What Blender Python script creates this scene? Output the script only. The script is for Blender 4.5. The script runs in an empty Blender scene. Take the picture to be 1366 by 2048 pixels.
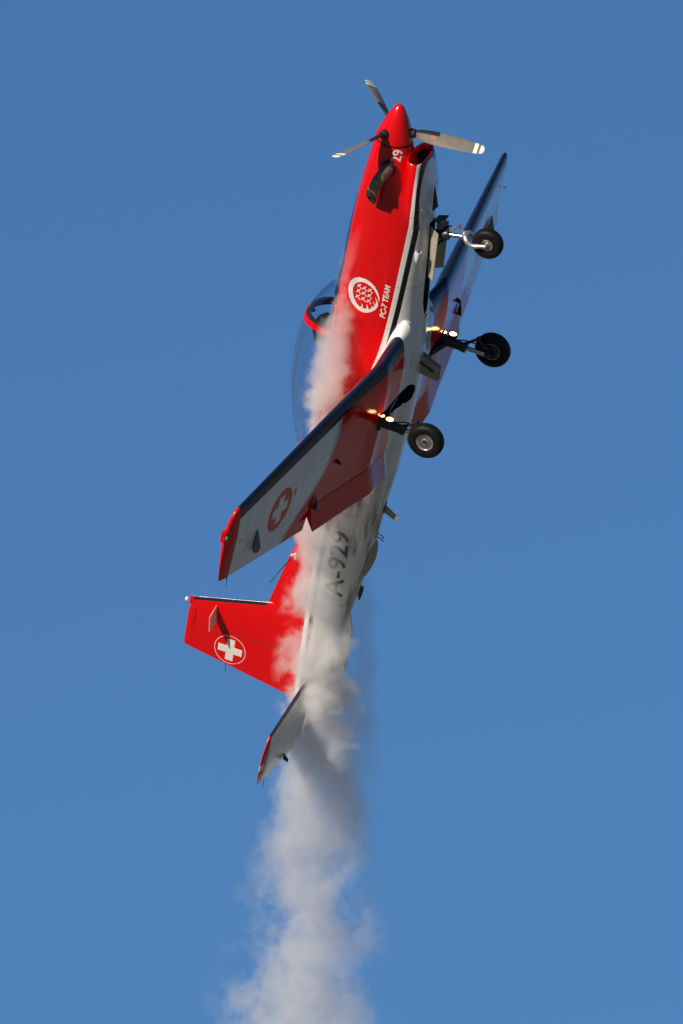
import bpy, bmesh, math, random
import numpy as np
from mathutils import Vector, Matrix
from mathutils.bvhtree import BVHTree

sc = bpy.context.scene
COL = sc.collection
random.seed(7)
rng = np.random.default_rng(7)
rad = math.radians

# ------------------------------------------------------------------ camera, sky, sun, exposure
CAM_POS = Vector((0.0, 0.0, 1.7))          # a photographer standing on the airfield
PITCH = rad(16.0)
AX = np.array([[-0.139904696, -0.345911535, -0.927777929], [0.831106224, 0.468300949, -0.299927768], [0.538227759, -0.813043314, 0.221971728]])                           # aircraft axes (aft, starboard, up) seen from the camera (right, down, ahead)
OFF = np.array([0.753059, -5.254471, 186.961284])
FOCAL_PX, IMG_H = 29041.200, 2048.0
RIGHT = Vector((1, 0, 0)); AHEAD = Vector((0, math.cos(PITCH), math.sin(PITCH))); UP = Vector((0, -math.sin(PITCH), math.cos(PITCH)))

cam_data = bpy.data.cameras.new('camera')
cam = bpy.data.objects.new('camera', cam_data); COL.objects.link(cam)
cam.location = CAM_POS
cam.rotation_euler = (math.pi / 2 + PITCH, 0, 0)
cam_data.sensor_fit = 'VERTICAL'; cam_data.sensor_height = 36.0
cam_data.lens = 36.0 * FOCAL_PX / IMG_H
cam_data.clip_start = 0.5; cam_data.clip_end = 60000
sc.camera = cam

def cam_to_world(q):
    return CAM_POS + RIGHT * float(q[0]) - UP * float(q[1]) + AHEAD * float(q[2])
def dir_to_world(d):
    q = AX @ np.array(d)
    return (RIGHT * float(q[0]) - UP * float(q[1]) + AHEAD * float(q[2])).normalized()
o = cam_to_world(OFF)
ex, ey, ez = (dir_to_world(v) for v in ((1, 0, 0), (0, 1, 0), (0, 0, 1)))
AIRCRAFT_MATRIX = Matrix(((ex.x, ey.x, ez.x, o.x), (ex.y, ey.y, ez.y, o.y), (ex.z, ey.z, ez.z, o.z), (0, 0, 0, 1)))

SUNRAY = dir_to_world((0.68, -0.52, -0.51))  # direction the sunlight travels
TOSUN = -SUNRAY
SUN_EL = math.asin(TOSUN.z); SUN_AZ = math.atan2(TOSUN.x, TOSUN.y)

world = bpy.data.worlds.new('World'); sc.world = world; world.use_nodes = True
wn = world.node_tree; wn.nodes.clear()
sky = wn.nodes.new('ShaderNodeTexSky'); sky.sky_type = 'NISHITA'; sky.sun_disc = False
sky.sun_elevation = SUN_EL; sky.sun_rotation = SUN_AZ
sky.altitude = 500; sky.air_density = 1.1; sky.dust_density = 0.1; sky.ozone_density = 7.1
bg = wn.nodes.new('ShaderNodeBackground'); bg.inputs['Strength'].default_value = 0.091
wo = wn.nodes.new('ShaderNodeOutputWorld')
wn.links.new(sky.outputs[0], bg.inputs[0]); wn.links.new(bg.outputs[0], wo.inputs[0])

sun_data = bpy.data.lights.new('sun', 'SUN'); sun_data.energy = 5.0; sun_data.angle = rad(0.53); sun_data.color = (1.0, 0.895, 0.765)
sun = bpy.data.objects.new('sun', sun_data); COL.objects.link(sun)
sun.rotation_euler = SUNRAY.to_track_quat('-Z', 'Y').to_euler(); sun.location = (0, 0, 300)

vs = sc.view_settings
vs.view_transform = 'Standard'; vs.look = 'None'; vs.exposure = 0.0; vs.gamma = 1.0; vs.use_curve_mapping = False
cy = sc.cycles
cy.max_bounces = 10; cy.transparent_max_bounces = 24; cy.volume_bounces = 4; cy.transmission_bounces = 8
cy.volume_step_rate = 0.08; cy.volume_max_steps = 512
cy.use_denoising = True
try: cy.denoiser = 'OPENIMAGEDENOISE'
except Exception: pass
cy.caustics_reflective = False; cy.caustics_refractive = False

# ------------------------------------------------------------------ node helpers
class S:
    """A shader value socket that can be used in plain arithmetic."""
    def __init__(self, nt, sock): self.nt, self.s = nt, sock
    def _m(self, op, *a):
        n = self.nt.nodes.new('ShaderNodeMath'); n.operation = op
        for i, v in enumerate((self,) + a):
            if isinstance(v, S): self.nt.links.new(v.s, n.inputs[i])
            else: n.inputs[i].default_value = float(v)
        return S(self.nt, n.outputs[0])
    def __add__(s, b): return s._m('ADD', b)
    __radd__ = __add__
    def __sub__(s, b): return s._m('SUBTRACT', b)
    def __rsub__(s, b): return s._m('MULTIPLY', -1)._m('ADD', b)
    def __mul__(s, b): return s._m('MULTIPLY', b)
    __rmul__ = __mul__
    def __truediv__(s, b): return s._m('DIVIDE', b)
    def __gt__(s, b): return s._m('GREATER_THAN', b)
    def __lt__(s, b): return s._m('LESS_THAN', b)
    def __and__(s, b): return s._m('MULTIPLY', b)
    def __or__(s, b): return s._m('MAXIMUM', b)
    def inv(s): return s._m('MULTIPLY', -1)._m('ADD', 1)
    def abs(s): return s._m('ABSOLUTE')
    def sqrt(s): return s._m('SQRT')
    def max(s, b): return s._m('MAXIMUM', b)
    def min(s, b): return s._m('MINIMUM', b)
    def pw(s, b): return s._m('POWER', b)
    def clamp(s):
        n = s.nt.nodes.new('ShaderNodeClamp'); s.nt.links.new(s.s, n.inputs[0]); return S(s.nt, n.outputs[0])
    def smooth(s, a, b):
        n = s.nt.nodes.new('ShaderNodeMapRange'); n.interpolation_type = 'SMOOTHSTEP'
        s.nt.links.new(s.s, n.inputs[0])
        for i, v in zip((1, 2, 3, 4), (a, b, 0, 1)): n.inputs[i].default_value = v
        return S(s.nt, n.outputs[0])
    def curve(s, pts):
        """Piecewise smooth function of this value through (x, y) points."""
        xs = [p[0] for p in pts]; ys = [p[1] for p in pts]
        x0, x1, y0, y1 = xs[0], xs[-1], min(ys), max(ys)
        if y1 - y0 < 1e-9: y1 = y0 + 1
        n = s.nt.nodes.new('ShaderNodeFloatCurve')
        cm = n.mapping; c = cm.curves[0]
        while len(c.points) < len(pts): c.points.new(0.5, 0.5)
        for p, (x, y) in zip(c.points, pts):
            p.location = ((x - x0) / (x1 - x0), (y - y0) / (y1 - y0)); p.handle_type = 'AUTO_CLAMPED'
        cm.update()
        t = (s - x0) / (x1 - x0)
        s.nt.links.new(t.clamp().s, n.inputs['Value'])
        return S(s.nt, n.outputs[0]) * (y1 - y0) + y0

def coords(nt):
    tc = nt.nodes.new('ShaderNodeTexCoord'); sp = nt.nodes.new('ShaderNodeSeparateXYZ')
    nt.links.new(tc.outputs['Object'], sp.inputs[0])
    return tc.outputs['Object'], S(nt, sp.outputs[0]), S(nt, sp.outputs[1]), S(nt, sp.outputs[2])
def noise(nt, vec, scale, detail=3, rough=0.55, dist=0.0):
    n = nt.nodes.new('ShaderNodeTexNoise'); n.inputs['Scale'].default_value = scale; n.inputs['Detail'].default_value = detail
    n.inputs['Roughness'].default_value = rough; n.inputs['Distortion'].default_value = dist
    nt.links.new(vec, n.inputs['Vector']); return S(nt, n.outputs[0])
def mixc(nt, fac, a, b):
    n = nt.nodes.new('ShaderNodeMix'); n.data_type = 'RGBA'
    if isinstance(fac, S): nt.links.new(fac.s, n.inputs[0])
    else: n.inputs[0].default_value = fac
    for i, v in ((6, a), (7, b)):
        if isinstance(v, tuple): n.inputs[i].default_value = (*v, 1)
        else: nt.links.new(v, n.inputs[i])
    return n.outputs[2]
def new_mat(name):
    m = bpy.data.materials.new(name); m.use_nodes = True; nt = m.node_tree
    return m, nt, nt.nodes['Principled BSDF']
def simple(name, col, rough=0.5, metal=0.0, var=0.12, scale=14, coat=0.0, emit=None):
    m, nt, b = new_mat(name)
    vec, *_ = coords(nt)
    n = noise(nt, vec, scale, 4)
    nt.links.new(mixc(nt, n.smooth(.3, .7), tuple(c * (1 - var) for c in col), tuple(min(1, c * (1 + var)) for c in col)), b.inputs['Base Color'])
    nt.links.new((n * .2 + (rough - .1)).clamp().s, b.inputs['Roughness'])
    b.inputs['Metallic'].default_value = metal; b.inputs['Coat Weight'].default_value = coat
    if emit: b.inputs['Emission Color'].default_value = (*emit[0], 1); b.inputs['Emission Strength'].default_value = emit[1]
    return m

RED = (0.68, 0.001, 0.003); WHITE = (0.78, 0.77, 0.74); NAVY = (0.010, 0.014, 0.035); GREYL = (0.22, 0.26, 0.32)

def paint(name, fn, rough=0.2, coat=0.15, dirt=0.25, seams=None):
    """Gloss aircraft paint; fn(nt, vec, x, y, z) gives the livery colour in aircraft coordinates."""
    m, nt, b = new_mat(name)
    vec, x, y, z = coords(nt)
    col = fn(nt, vec, x, y, z)
    # grime: streaks drawn out along the airflow, and fine specks
    mp = nt.nodes.new('ShaderNodeMapping'); mp.inputs['Scale'].default_value = (0.5, 5, 5); nt.links.new(vec, mp.inputs[0])
    st = noise(nt, mp.outputs[0], 3.0, 5, .65)
    sp = noise(nt, vec, 38, 2, .6)
    g = ((st.smooth(.46, .80) * .6) + (sp.smooth(.70, .78) * .5)) * dirt
    col = mixc(nt, g.clamp(), col, (0.055, 0.045, 0.038))
    if seams:
        sv = seams(nt, vec, x, y, z)
        col = mixc(nt, (sv * .55).clamp(), col, (0.03, 0.028, 0.028))
        bp_ = nt.nodes.new('ShaderNodeBump'); bp_.inputs['Strength'].default_value = 0.25; bp_.inputs['Distance'].default_value = 0.004; bp_.invert = True
        nt.links.new(sv.s, bp_.inputs['Height'])
    else:
        bp_ = None
    # very slight waviness of the skin
    wv = noise(nt, vec, 3.2, 2, .5)
    b2 = nt.nodes.new('ShaderNodeBump'); b2.inputs['Strength'].default_value = 0.12; b2.inputs['Distance'].default_value = 0.02
    nt.links.new(wv.s, b2.inputs['Height'])
    if bp_: nt.links.new(bp_.outputs[0], b2.inputs['Normal'])
    nt.links.new(b2.outputs[0], b.inputs['Normal'])
    nt.links.new(col, b.inputs['Base Color'])
    nt.links.new((st * .15 + (rough - .06)).s, b.inputs['Roughness'])
    b.inputs['Coat Weight'].default_value = coat; b.inputs['Coat Roughness'].default_value = 0.06
    return m

def line(v, at, w): return (v - at).abs() < w

# stripe line (lower edge of the red) along the fuselage
ZL = [(0.5, -.43), (0.9, -.47), (1.3, -.485), (2.0, -.475), (3.07, -.43), (3.85, -.315), (5.0, -.16), (6.45, .02), (7.0, .05), (7.8, .062), (9.5, .08)]
def fuselage_colour(nt, vec, x, y, z):
    zl = x.curve(ZL)
    d = z - zl
    c = mixc(nt, d > 0, WHITE, RED)
    k = x.smooth(.75, 1.7) * .45 + .55
    c = mixc(nt, (d < k * -.062) & (d > k * -.125), c, (.004, .004, .007))
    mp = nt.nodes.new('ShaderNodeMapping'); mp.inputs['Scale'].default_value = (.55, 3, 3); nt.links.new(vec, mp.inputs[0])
    stain_shade = noise(nt, mp.outputs[0], 2.4, 5, .6)
    sm = stain_shade.smooth(.42, .68) * (z - -.12).smooth(-.12, -.38) * x.smooth(4.6, 5.6) * (x * -1).smooth(-8.6, -7.0)
    c = mixc(nt, (sm * .9).clamp(), c, (.15, .11, .06))  # exhaust staining and aft-belly shading, both painted into the colour
    c = mixc(nt, (z > .305) & (x > 1.38) & (x < 3.5), c, NAVY)
    return c
def fuselage_seams(nt, vec, x, y, z):
    s = line(x, 1.36, .004) | line(x, 2.42, .004) | line(x, 4.9, .004) | line(x, 6.05, .004) | line(x, 7.55, .004)
    s = s | (line(z, -.2, .002) & (x > 1.36) & (x < 2.42)) | (line(x, 1.9, .002) & (z > -.2)) | line(x, 3.05, .0025) | (line(x, 5.45, .0025))
    s = s | (line(x, 2.12, .012) & line(z, -.12, .055))
    s = s | (line(z, -.62, .003) & (x < 1.36) & (x > .8)) | (line(z, .1, .0025) & (x > 1.0) & (x < 2.9))
    return s
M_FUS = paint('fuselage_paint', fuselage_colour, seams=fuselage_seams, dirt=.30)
M_RED = paint('red_paint', lambda nt, v, x, y, z: mixc(nt, 0.0, RED, RED), dirt=.06)
M_WHITE = paint('white_paint', lambda nt, v, x, y, z: mixc(nt, 0.0, WHITE, WHITE), dirt=.22)
BAND = [(3.0, 2.28), (3.41, 2.36), (3.94, 2.56), (4.2, 2.84), (4.425, 3.18), (4.72, 3.48), (5.2, 3.7)]
def wing_colour(nt, vec, x, y, z):
    a = y.abs()
    yb = x.curve(BAND)
    c = mixc(nt, (a > (x > 4.6).inv() * .07 + .48) & (a < yb), WHITE, RED)
    c = mixc(nt, (a > yb + .035) & (a < yb + .075), c, GREYL)
    # roundel with cross
    dx, dy = x - 4.0, a - 3.82
    r = (dx * dx + dy * dy).sqrt()
    cr = ((dx.abs() < .20) & (dy.abs() < .068)) | ((dy.abs() < .20) & (dx.abs() < .068))
    c = mixc(nt, (r < .31) & cr.inv(), c, RED)
    # dark leading edge
    xle = (a - 1.15).max(-.7) * .066 + 3.10
    c = mixc(nt, (x < xle + .16) & (a > .55), c, NAVY)
    c = mixc(nt, (a > 3.42) & (a < 3.47) & (x > 3.86) & (x < 3.98), c, (.1, .11, .12))
    c = mixc(nt, a > 5.03, c, RED)
    return c
def wing_seams(nt, vec, x, y, z):
    a = y.abs()
    s = line(a, 1.62, .003) | line(a, 2.05, .003) | line(a, 3.42, .003) | line(a, 4.35, .003) | line(a, 4.72, .002)
    s = s | line(x - (a - 1.15) * .02, 3.72, .0025)
    # short access-panel outlines and rivet rows
    br = nt.nodes.new('ShaderNodeTexBrick'); nt.links.new(vec, br.inputs[0]); br.inputs['Scale'].default_value = 1.6
    br.inputs['Mortar Size'].default_value = .006; br.offset = .37; br.inputs['Mortar Smooth'].default_value = 0
    pick = noise(nt, vec, 2.3, 1)
    s = s | ((S(nt, br.outputs['Fac']) & (pick > .57)) * .5)
    return s
M_WING = paint('wing_paint', wing_colour, rough=.11, coat=.0, seams=wing_seams, dirt=.3)
M_WING.node_tree.nodes['Principled BSDF'].inputs['Specular IOR Level'].default_value = .20
def tail_colour(nt, vec, x, y, z):
    a = y.abs()
    c = mixc(nt, x < (a * .08 + 8.90), WHITE, NAVY)
    c = mixc(nt, a - (x - 8.97) * .12 > 1.485, c, RED)
    c = mixc(nt, (a > 1.60) & (x > 9.36) & (x < 9.44), c, WHITE)
    return c
M_TAIL = paint('tailplane_paint', tail_colour, dirt=.3)
def fin_colour(nt, vec, x, y, z):
    dx, dz = x - 8.885, z - 1.055
    r = (dx * dx + dz * dz).sqrt()
    cr = ((dx.abs() < .17) & (dz.abs() < .055)) | ((dz.abs() < .17) & (dx.abs() < .055))
    c = mixc(nt, cr | ((r > .214) & (r < .222)), RED, (0.78, 0.74, 0.68))
    xle = (z - .646) * .272 + 7.975
    c = mixc(nt, (x < xle + .05) & (z > .66), c, NAVY)
    return c
def fin_seams(nt, vec, x, y, z):
    h = line(x - (z - .1) * .028, 8.598, .007) & (z < 1.585) & (z > .1)
    tab = line(x + (z - .122) * .1767, 9.215, .0035) & (z < .95) & (z > .13)
    return h | tab | (line(z, .95, .003) & (x > 9.06)) | (line(z, 1.588, .006) & (x > 8.385) & (x < 8.63)) | (line(x, 8.388, .005) & (z > 1.588)) | (line(z, 1.0, .002) & (x < 8.6)) | (line(z, .45, .002) & (x < 8.6))
M_FIN = paint('fin_paint', fin_colour, dirt=.10, seams=fin_seams)

M_BLACK = simple('black_matt', (.012, .012, .013), .6)
M_DARK = simple('dark_bay', (.018, .017, .016), .75)
M_TYRE = simple('tyre_rubber', (.007, .0068, .0066), .55, var=.25, scale=30)
M_TYRE.node_tree.nodes['Principled BSDF'].inputs['Specular IOR Level'].default_value = .22
M_STEEL = simple('bare_steel', (.55, .53, .50), .26, 1.0)
M_ALU = simple('cast_aluminium', (.62, .60, .56), .38, .85, var=.2)
M_GEARGREY = simple('gear_enamel', (.035, .037, .04), .4, .3)
M_FAIR = simple('grey_fairing', (.16, .17, .18), .4)
M_EXH = simple('heat_stained_steel', (.21, .15, .09), .42, .55, var=.45, scale=9)
M_DOOR = simple('door_inner_paint', (.36, .32, .25), .5, var=.1)
M_GREEN = simple('cockpit_enamel', (.05, .06, .05), .6)
M_LETTER = simple('dark_blue_lettering', (.055, .08, .13), .35)
M_WLETTER = simple('white_lettering', (.78, .75, .70), .35, var=.05)
M_NAVLENS = simple('green_lens', (.05, .5, .25), .1, var=.02)
M_CLEAR = simple('white_lens', (.85, .8, .74), .15, var=.03)
M_LAMP = simple('lamp_lit', (1, .85, .55), .3, emit=((1.0, .52, .17), 13.0))
M_SKIN = simple('skin', (.42, .25, .18), .55)
M_SUIT = simple('flight_suit', (.03, .04, .03), .8)
M_HELMET = simple('helmet_shell', (.012, .012, .014), .25, coat=.5)
M_BLADE, nt, b = new_mat('blade_paint')
vec, bx_, by_, bz_ = coords(nt)      # blade is modelled along its own +z
c = mixc(nt, noise(nt, vec, 9, 3).smooth(.3, .7), (.17, .148, .115), (.22, .195, .155))
c = mixc(nt, (bz_ > 1.045) & (bz_ < 1.095) | (bz_ > 1.125), c, (.85, .84, .82))
c = mixc(nt, (by_ * by_ + (bz_ - .50) * (bz_ - .50)) < .0011, c, (.50, .16, .09))
nt.links.new(c, b.inputs['Base Color']); b.inputs['Roughness'].default_value = .45

# canopy glass: thin perspex, clear with Fresnel reflection
M_GLASS = bpy.data.materials.new('perspex'); M_GLASS.use_nodes = True
nt = M_GLASS.node_tree; nt.nodes.clear()
fr = nt.nodes.new('ShaderNodeLayerWeight')   # reflectance of a thin sheet, the same from both sides
tr = nt.nodes.new('ShaderNodeBsdfTransparent'); tr.inputs[0].default_value = (.90, .93, .95, 1)
gl = nt.nodes.new('ShaderNodeBsdfGlossy'); gl.inputs['Roughness'].default_value = .03; gl.inputs[0].default_value = (.9, .93, 1, 1)
mx = nt.nodes.new('ShaderNodeMixShader'); out = nt.nodes.new('ShaderNodeOutputMaterial')
fres = S(nt, fr.outputs['Facing']).pw(3.0) * .80 + .04
nt.links.new(fres.s, mx.inputs[0]); nt.links.new(tr.outputs[0], mx.inputs[1]); nt.links.new(gl.outputs[0], mx.inputs[2]); nt.links.new(mx.outputs[0], out.inputs[0])

# ------------------------------------------------------------------ mesh helpers
def pchip(xs, ys, x):
    xs = np.array(xs, float); ys = np.array(ys, float); x = np.asarray(x, float)
    h = np.diff(xs); d = np.diff(ys) / h
    m = np.zeros(len(xs)); m[0], m[-1] = d[0], d[-1]
    for i in range(1, len(xs) - 1):
        if d[i - 1] * d[i] > 0:
            w1, w2 = 2 * h[i] + h[i - 1], h[i] + 2 * h[i - 1]
            m[i] = (w1 + w2) / (w1 / d[i - 1] + w2 / d[i])
    k = np.clip(np.searchsorted(xs, x) - 1, 0, len(h) - 1)
    t = (x - xs[k]) / h[k]
    return ((1 + 2 * t) * (1 - t) ** 2 * ys[k] + t * (1 - t) ** 2 * h[k] * m[k] + t * t * (3 - 2 * t) * ys[k + 1] + t * t * (t - 1) * h[k] * m[k + 1])

def make(name, verts, faces, mat, parent=None, smooth=True, sharp=35, mats=None):
    me = bpy.data.meshes.new(name)
    me.from_pydata([tuple(map(float, v)) for v in verts], [], faces)
    bm = bmesh.new(); bm.from_mesh(me)
    bmesh.ops.remove_doubles(bm, verts=bm.verts, dist=1e-6)
    bmesh.ops.recalc_face_normals(bm, faces=bm.faces)
    return finish(name, bm, mat, parent, smooth, sharp)
def finish(name, bm, mat, parent=None, smooth=True, sharp=35):
    for f in bm.faces: f.smooth = smooth
    for e in bm.edges:
        if len(e.link_faces) == 2 and e.calc_face_angle(0) > rad(sharp): e.smooth = False
    me = bpy.data.meshes.new(name); bm.to_mesh(me); bm.free()
    for m in (mat if isinstance(mat, (list, tuple)) else [mat]): me.materials.append(m)
    ob = bpy.data.objects.new(name, me); COL.objects.link(ob)
    if parent: ob.parent = parent
    return ob
def loft(rings, cap=True, closed=True):
    n = len(rings[0]); verts = [p for r in rings for p in r]; faces = []
    for i in range(len(rings) - 1):
        for j in range(n if closed else n - 1):
            a, b = i * n + j, i * n + (j + 1) % n
            faces.append((a, b, b + n, a + n))
    if cap:
        faces.append(tuple(range(n))[::-1]); faces.append(tuple(range((len(rings) - 1) * n, len(rings) * n)))
    return verts, faces
def tube_rings(path, radii, seg=12):
    path = [Vector(p) for p in path]
    if not isinstance(radii, (list, tuple)): radii = [radii] * len(path)
    up = Vector((0.13, 0.21, 0.97)); rings = []
    for i, p in enumerate(path):
        t = (path[min(i + 1, len(path) - 1)] - path[max(i - 1, 0)]).normalized()
        u = t.cross(up).normalized(); up = u.cross(t).normalized()
        rings.append([p + (u * math.cos(a) + up * math.sin(a)) * radii[i] for a in np.linspace(0, 2 * math.pi, seg, endpoint=False)])
    return rings
def tube(name, path, radii, mat, parent, seg=12):
    v, f = loft(tube_rings(path, radii, seg)); return make(name, v, f, mat, parent, sharp=50)
def smooth_path(pts, n):
    pts = np.array(pts, float); t = np.arange(len(pts)); s = np.linspace(0, len(pts) - 1, n)
    return np.stack([pchip(t, pts[:, k], s) for k in range(3)], 1)
def multi_tube(name, segs, mat, parent, seg=10):
    V, F = [], []
    for path, r in segs:
        v, f = loft(tube_rings(path, r, seg)); k = len(V); V += v; F += [tuple(i + k for i in q) for q in f]
    return make(name, V, F, mat, parent, sharp=50)
def lathe(name, prof, centre, mat, parent, seg=48, axis='y', closed=False):
    """Revolve (offset along axis, radius) pairs."""
    rings = []
    for h, r in prof:
        ring = []
        for a in np.linspace(0, 2 * math.pi, seg, endpoint=False):
            u, w = max(r, 1e-5) * math.cos(a), max(r, 1e-5) * math.sin(a)
            p = (u, h, w) if axis == 'y' else (h, u, w)
            ring.append(Vector(centre) + Vector(p))
        rings.append(ring)
    v, f = loft(rings, cap=not closed)
    if closed:
        n = seg; k = (len(rings) - 1) * n
        f += [(k + j, k + (j + 1) % n, (j + 1) % n, j) for j in range(n)]
    return make(name, v, f, mat, parent, sharp=40)
def plate(name, corners, thick, mat, parent, bevel=0.004):
    c = [Vector(p) for p in corners]; nrm = (c[1] - c[0]).cross(c[2] - c[0]).normalized()
    V = [p + nrm * thick / 2 for p in c] + [p - nrm * thick / 2 for p in c]; n = len(c)
    F = [tuple(range(n)), tuple(range(n, 2 * n))[::-1]] + [(i, i + n, (i + 1) % n + n, (i + 1) % n) for i in range(n)]
    ob = make(name, V, F, mat, parent, smooth=False)
    if bevel:
        bm = bmesh.new(); bm.from_mesh(ob.data)
        bmesh.ops.bevel(bm, geom=bm.edges[:], offset=min(bevel, thick * .4), segments=2, affect='EDGES'); bm.to_mesh(ob.data); bm.free()
    return ob
def cut(ob, cutter_objs):
    for c in cutter_objs:
        md = ob.modifiers.new('cut', 'BOOLEAN'); md.operation = 'DIFFERENCE'; md.object = c; md.solver = 'EXACT'; md.material_mode = 'TRANSFER'
    dg = bpy.context.evaluated_depsgraph_get(); dg.update()
    me = bpy.data.meshes.new_from_object(ob.evaluated_get(dg))
    ob.modifiers.clear(); ob.data = me
    bm = bmesh.new(); bm.from_mesh(me)
    for e in bm.edges:
        e.smooth = not (len(e.link_faces) == 2 and e.calc_face_angle(0) > rad(35))
    bm.to_mesh(me); bm.free()

# ------------------------------------------------------------------ ground far below the aircraft
gm, nt, b = new_mat('airfield_grass')
vec, gx, gy, gz = coords(nt)
g1 = noise(nt, vec, .02, 6); g2 = noise(nt, vec, .9, 4)
c = mixc(nt, g1.smooth(.35, .65), (.15, .17, .13), (.31, .31, .28)); c = mixc(nt, (g2.smooth(.3, .7) * .5), c, (.14, .16, .10))
nt.links.new(c, b.inputs['Base Color']); b.inputs['Roughness'].default_value = .95
G = 25000
ground = make('ground', [(-G, -G, 0), (G, -G, 0), (G, G, 0), (-G, G, 0)], [(0, 1, 2, 3)], gm, smooth=False)
ground['kind'] = 'structure'
# unseen mountain ring, added to block low bright sky from the wing reflections
hm, nt, b = new_mat('sky_blocker_rock_and_wood')
vec, *_ = coords(nt)
nt.links.new(mixc(nt, noise(nt, vec, .012, 6, .7).smooth(.35, .65), (.06, .08, .06), (.22, .225, .23)), b.inputs['Base Color']); b.inputs['Roughness'].default_value = .95
hr = np.random.default_rng(3); NA = 160
def ridge(a, ph): return sum(hr_ * math.sin(k * a + ph * k + p) for k, hr_, p in ((2, 50, .3), (3, 60, 1.9), (5, 40, 4.0), (9, 22, .7), (17, 12, 2.2), (31, 6, 5.1)))
rings = []
for d_, k_ in ((2600, -.02), (3000, .28), (3400, .62), (3900, .93), (4400, 1.0), (5200, .7), (6500, -.02)):
    rings.append([(d_ * math.cos(a) * (1 + .04 * math.sin(7 * a)), d_ * math.sin(a) * (1 + .04 * math.sin(7 * a)), k_ * (690 + ridge(a, 1.0)) + (hr.normal() * 6 if 0 < k_ < 1 else 0)) for a in np.linspace(0, 2 * math.pi, NA, endpoint=False)])
v, f = loft(rings, cap=False)
sky_blocker_ridge = make('sky_blocker_ridge', v, f, hm); sky_blocker_ridge['kind'] = 'structure'

# ------------------------------------------------------------------ aircraft
air = bpy.data.objects.new('aerobatic_aircraft', None); COL.objects.link(air)
air.matrix_world = AIRCRAFT_MATRIX
air['label'] = 'red and white propeller aircraft climbing steeply with its wheels down'
air['category'] = 'aircraft'

# fuselage: x, top, bottom, half width, height of widest point
FS = [(.53, .245, -.25, .25, 0), (.62, .255, -.275, .285, 0), (.78, .275, -.34, .33, -.01), (1.0, .30, -.45, .375, -.03), (1.25, .325, -.60, .41, -.06),
      (1.5, .35, -.695, .43, -.09), (2.0, .378, -.738, .455, -.12), (2.5, .395, -.765, .472, -.15), (2.85, .425, -.795, .478, -.16), (3.3, .42, -.84, .482, -.17),
      (3.8, .42, -.868, .482, -.17), (4.4, .44, -.855, .475, -.16), (5.0, .47, -.81, .455, -.14), (5.5, .50, -.765, .425, -.11), (6.0, .475, -.705, .385, -.09),
      (6.5, .44, -.67, .342, -.08), (7.1, .39, -.598, .288, -.07), (7.7, .32, -.49, .232, -.06), (8.3, .235, -.37, .172, -.055), (8.8, .16, -.27, .12, -.05), (9.15, .10, -.19, .075, -.05), (9.36, .04, -.12, .035, -.045)]
FX = [s[0] for s in FS]
def fus_at(x): return [float(pchip(FX, [s[k] for s in FS], x)) for k in (1, 2, 3, 4)]
def fus_ring(x, n=80, grow=0.0, up_n=2.35, lo_n=2.35):
    t, bo, w, zc = fus_at(x); t += grow; bo -= grow; w += grow
    e = 2.0 + .35 * min(1, max(0, (x - .55) / .6))
    ring = []
    for a in np.linspace(0, 2 * math.pi, n, endpoint=False):
        ca, sa = math.cos(a), math.sin(a)
        e2 = e if sa >= 0 else float(np.interp(x, [.55, 1.3, 1.9, 4.8, 6.2, 8], [2.0, 2.3, 2.5, 2.5, 2.2, 2.1]))
        yy = w * math.copysign(abs(ca) ** (2 / e2), ca); zz = math.copysign(abs(sa) ** (2 / e2), sa)
        ring.append((x, yy, zc + zz * ((t - zc) if sa >= 0 else (zc - bo))))
    return ring
xs = np.concatenate([np.linspace(.53, 1.5, 24), np.linspace(1.58, 9.36, 88)])
v, f = loft([fus_ring(x) for x in xs])
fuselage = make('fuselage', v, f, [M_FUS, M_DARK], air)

# cutters: cockpit opening, nose-wheel bay, main-wheel bays
def box_cutter(pts_bottom, z0, z1):
    n = len(pts_bottom)
    V = [(x, y, z0) for x, y in pts_bottom] + [(x, y, z1) for x, y in pts_bottom]
    F = [tuple(range(n))[::-1], tuple(range(n, 2 * n))] + [(i, (i + 1) % n, (i + 1) % n + n, i + n) for i in range(n)]
    return make('cutter', V, F, M_DARK, air, smooth=False)
cockpit_cut = box_cutter([(2.98, -.22), (2.98, .22), (3.15, .36), (5.15, .36), (5.42, .20), (5.42, -.20), (5.15, -.36), (3.15, -.36)], -.42, 1.0)
nose_cut = box_cutter([(1.52, -.11), (2.72, -.11), (2.92, -.05), (2.92, .05), (2.72, .11), (1.52, .11)], -1.2, -.45)
def well(s):
    pts = [(3.90, 1.20), (3.91, .60), (3.90, .36), (3.91, .20), (3.97, .10), (4.06, .08), (4.15, .13), (4.19, .24), (4.17, .42), (4.10, .80), (4.05, 1.20)]
    return [(x, s * y) for x, y in (pts if s < 0 else pts[::-1])]
wells = [box_cutter(well(s), -1.3, -.62) for s in (1, -1)]
cut(fuselage, [cockpit_cut, nose_cut] + wells)

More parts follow.
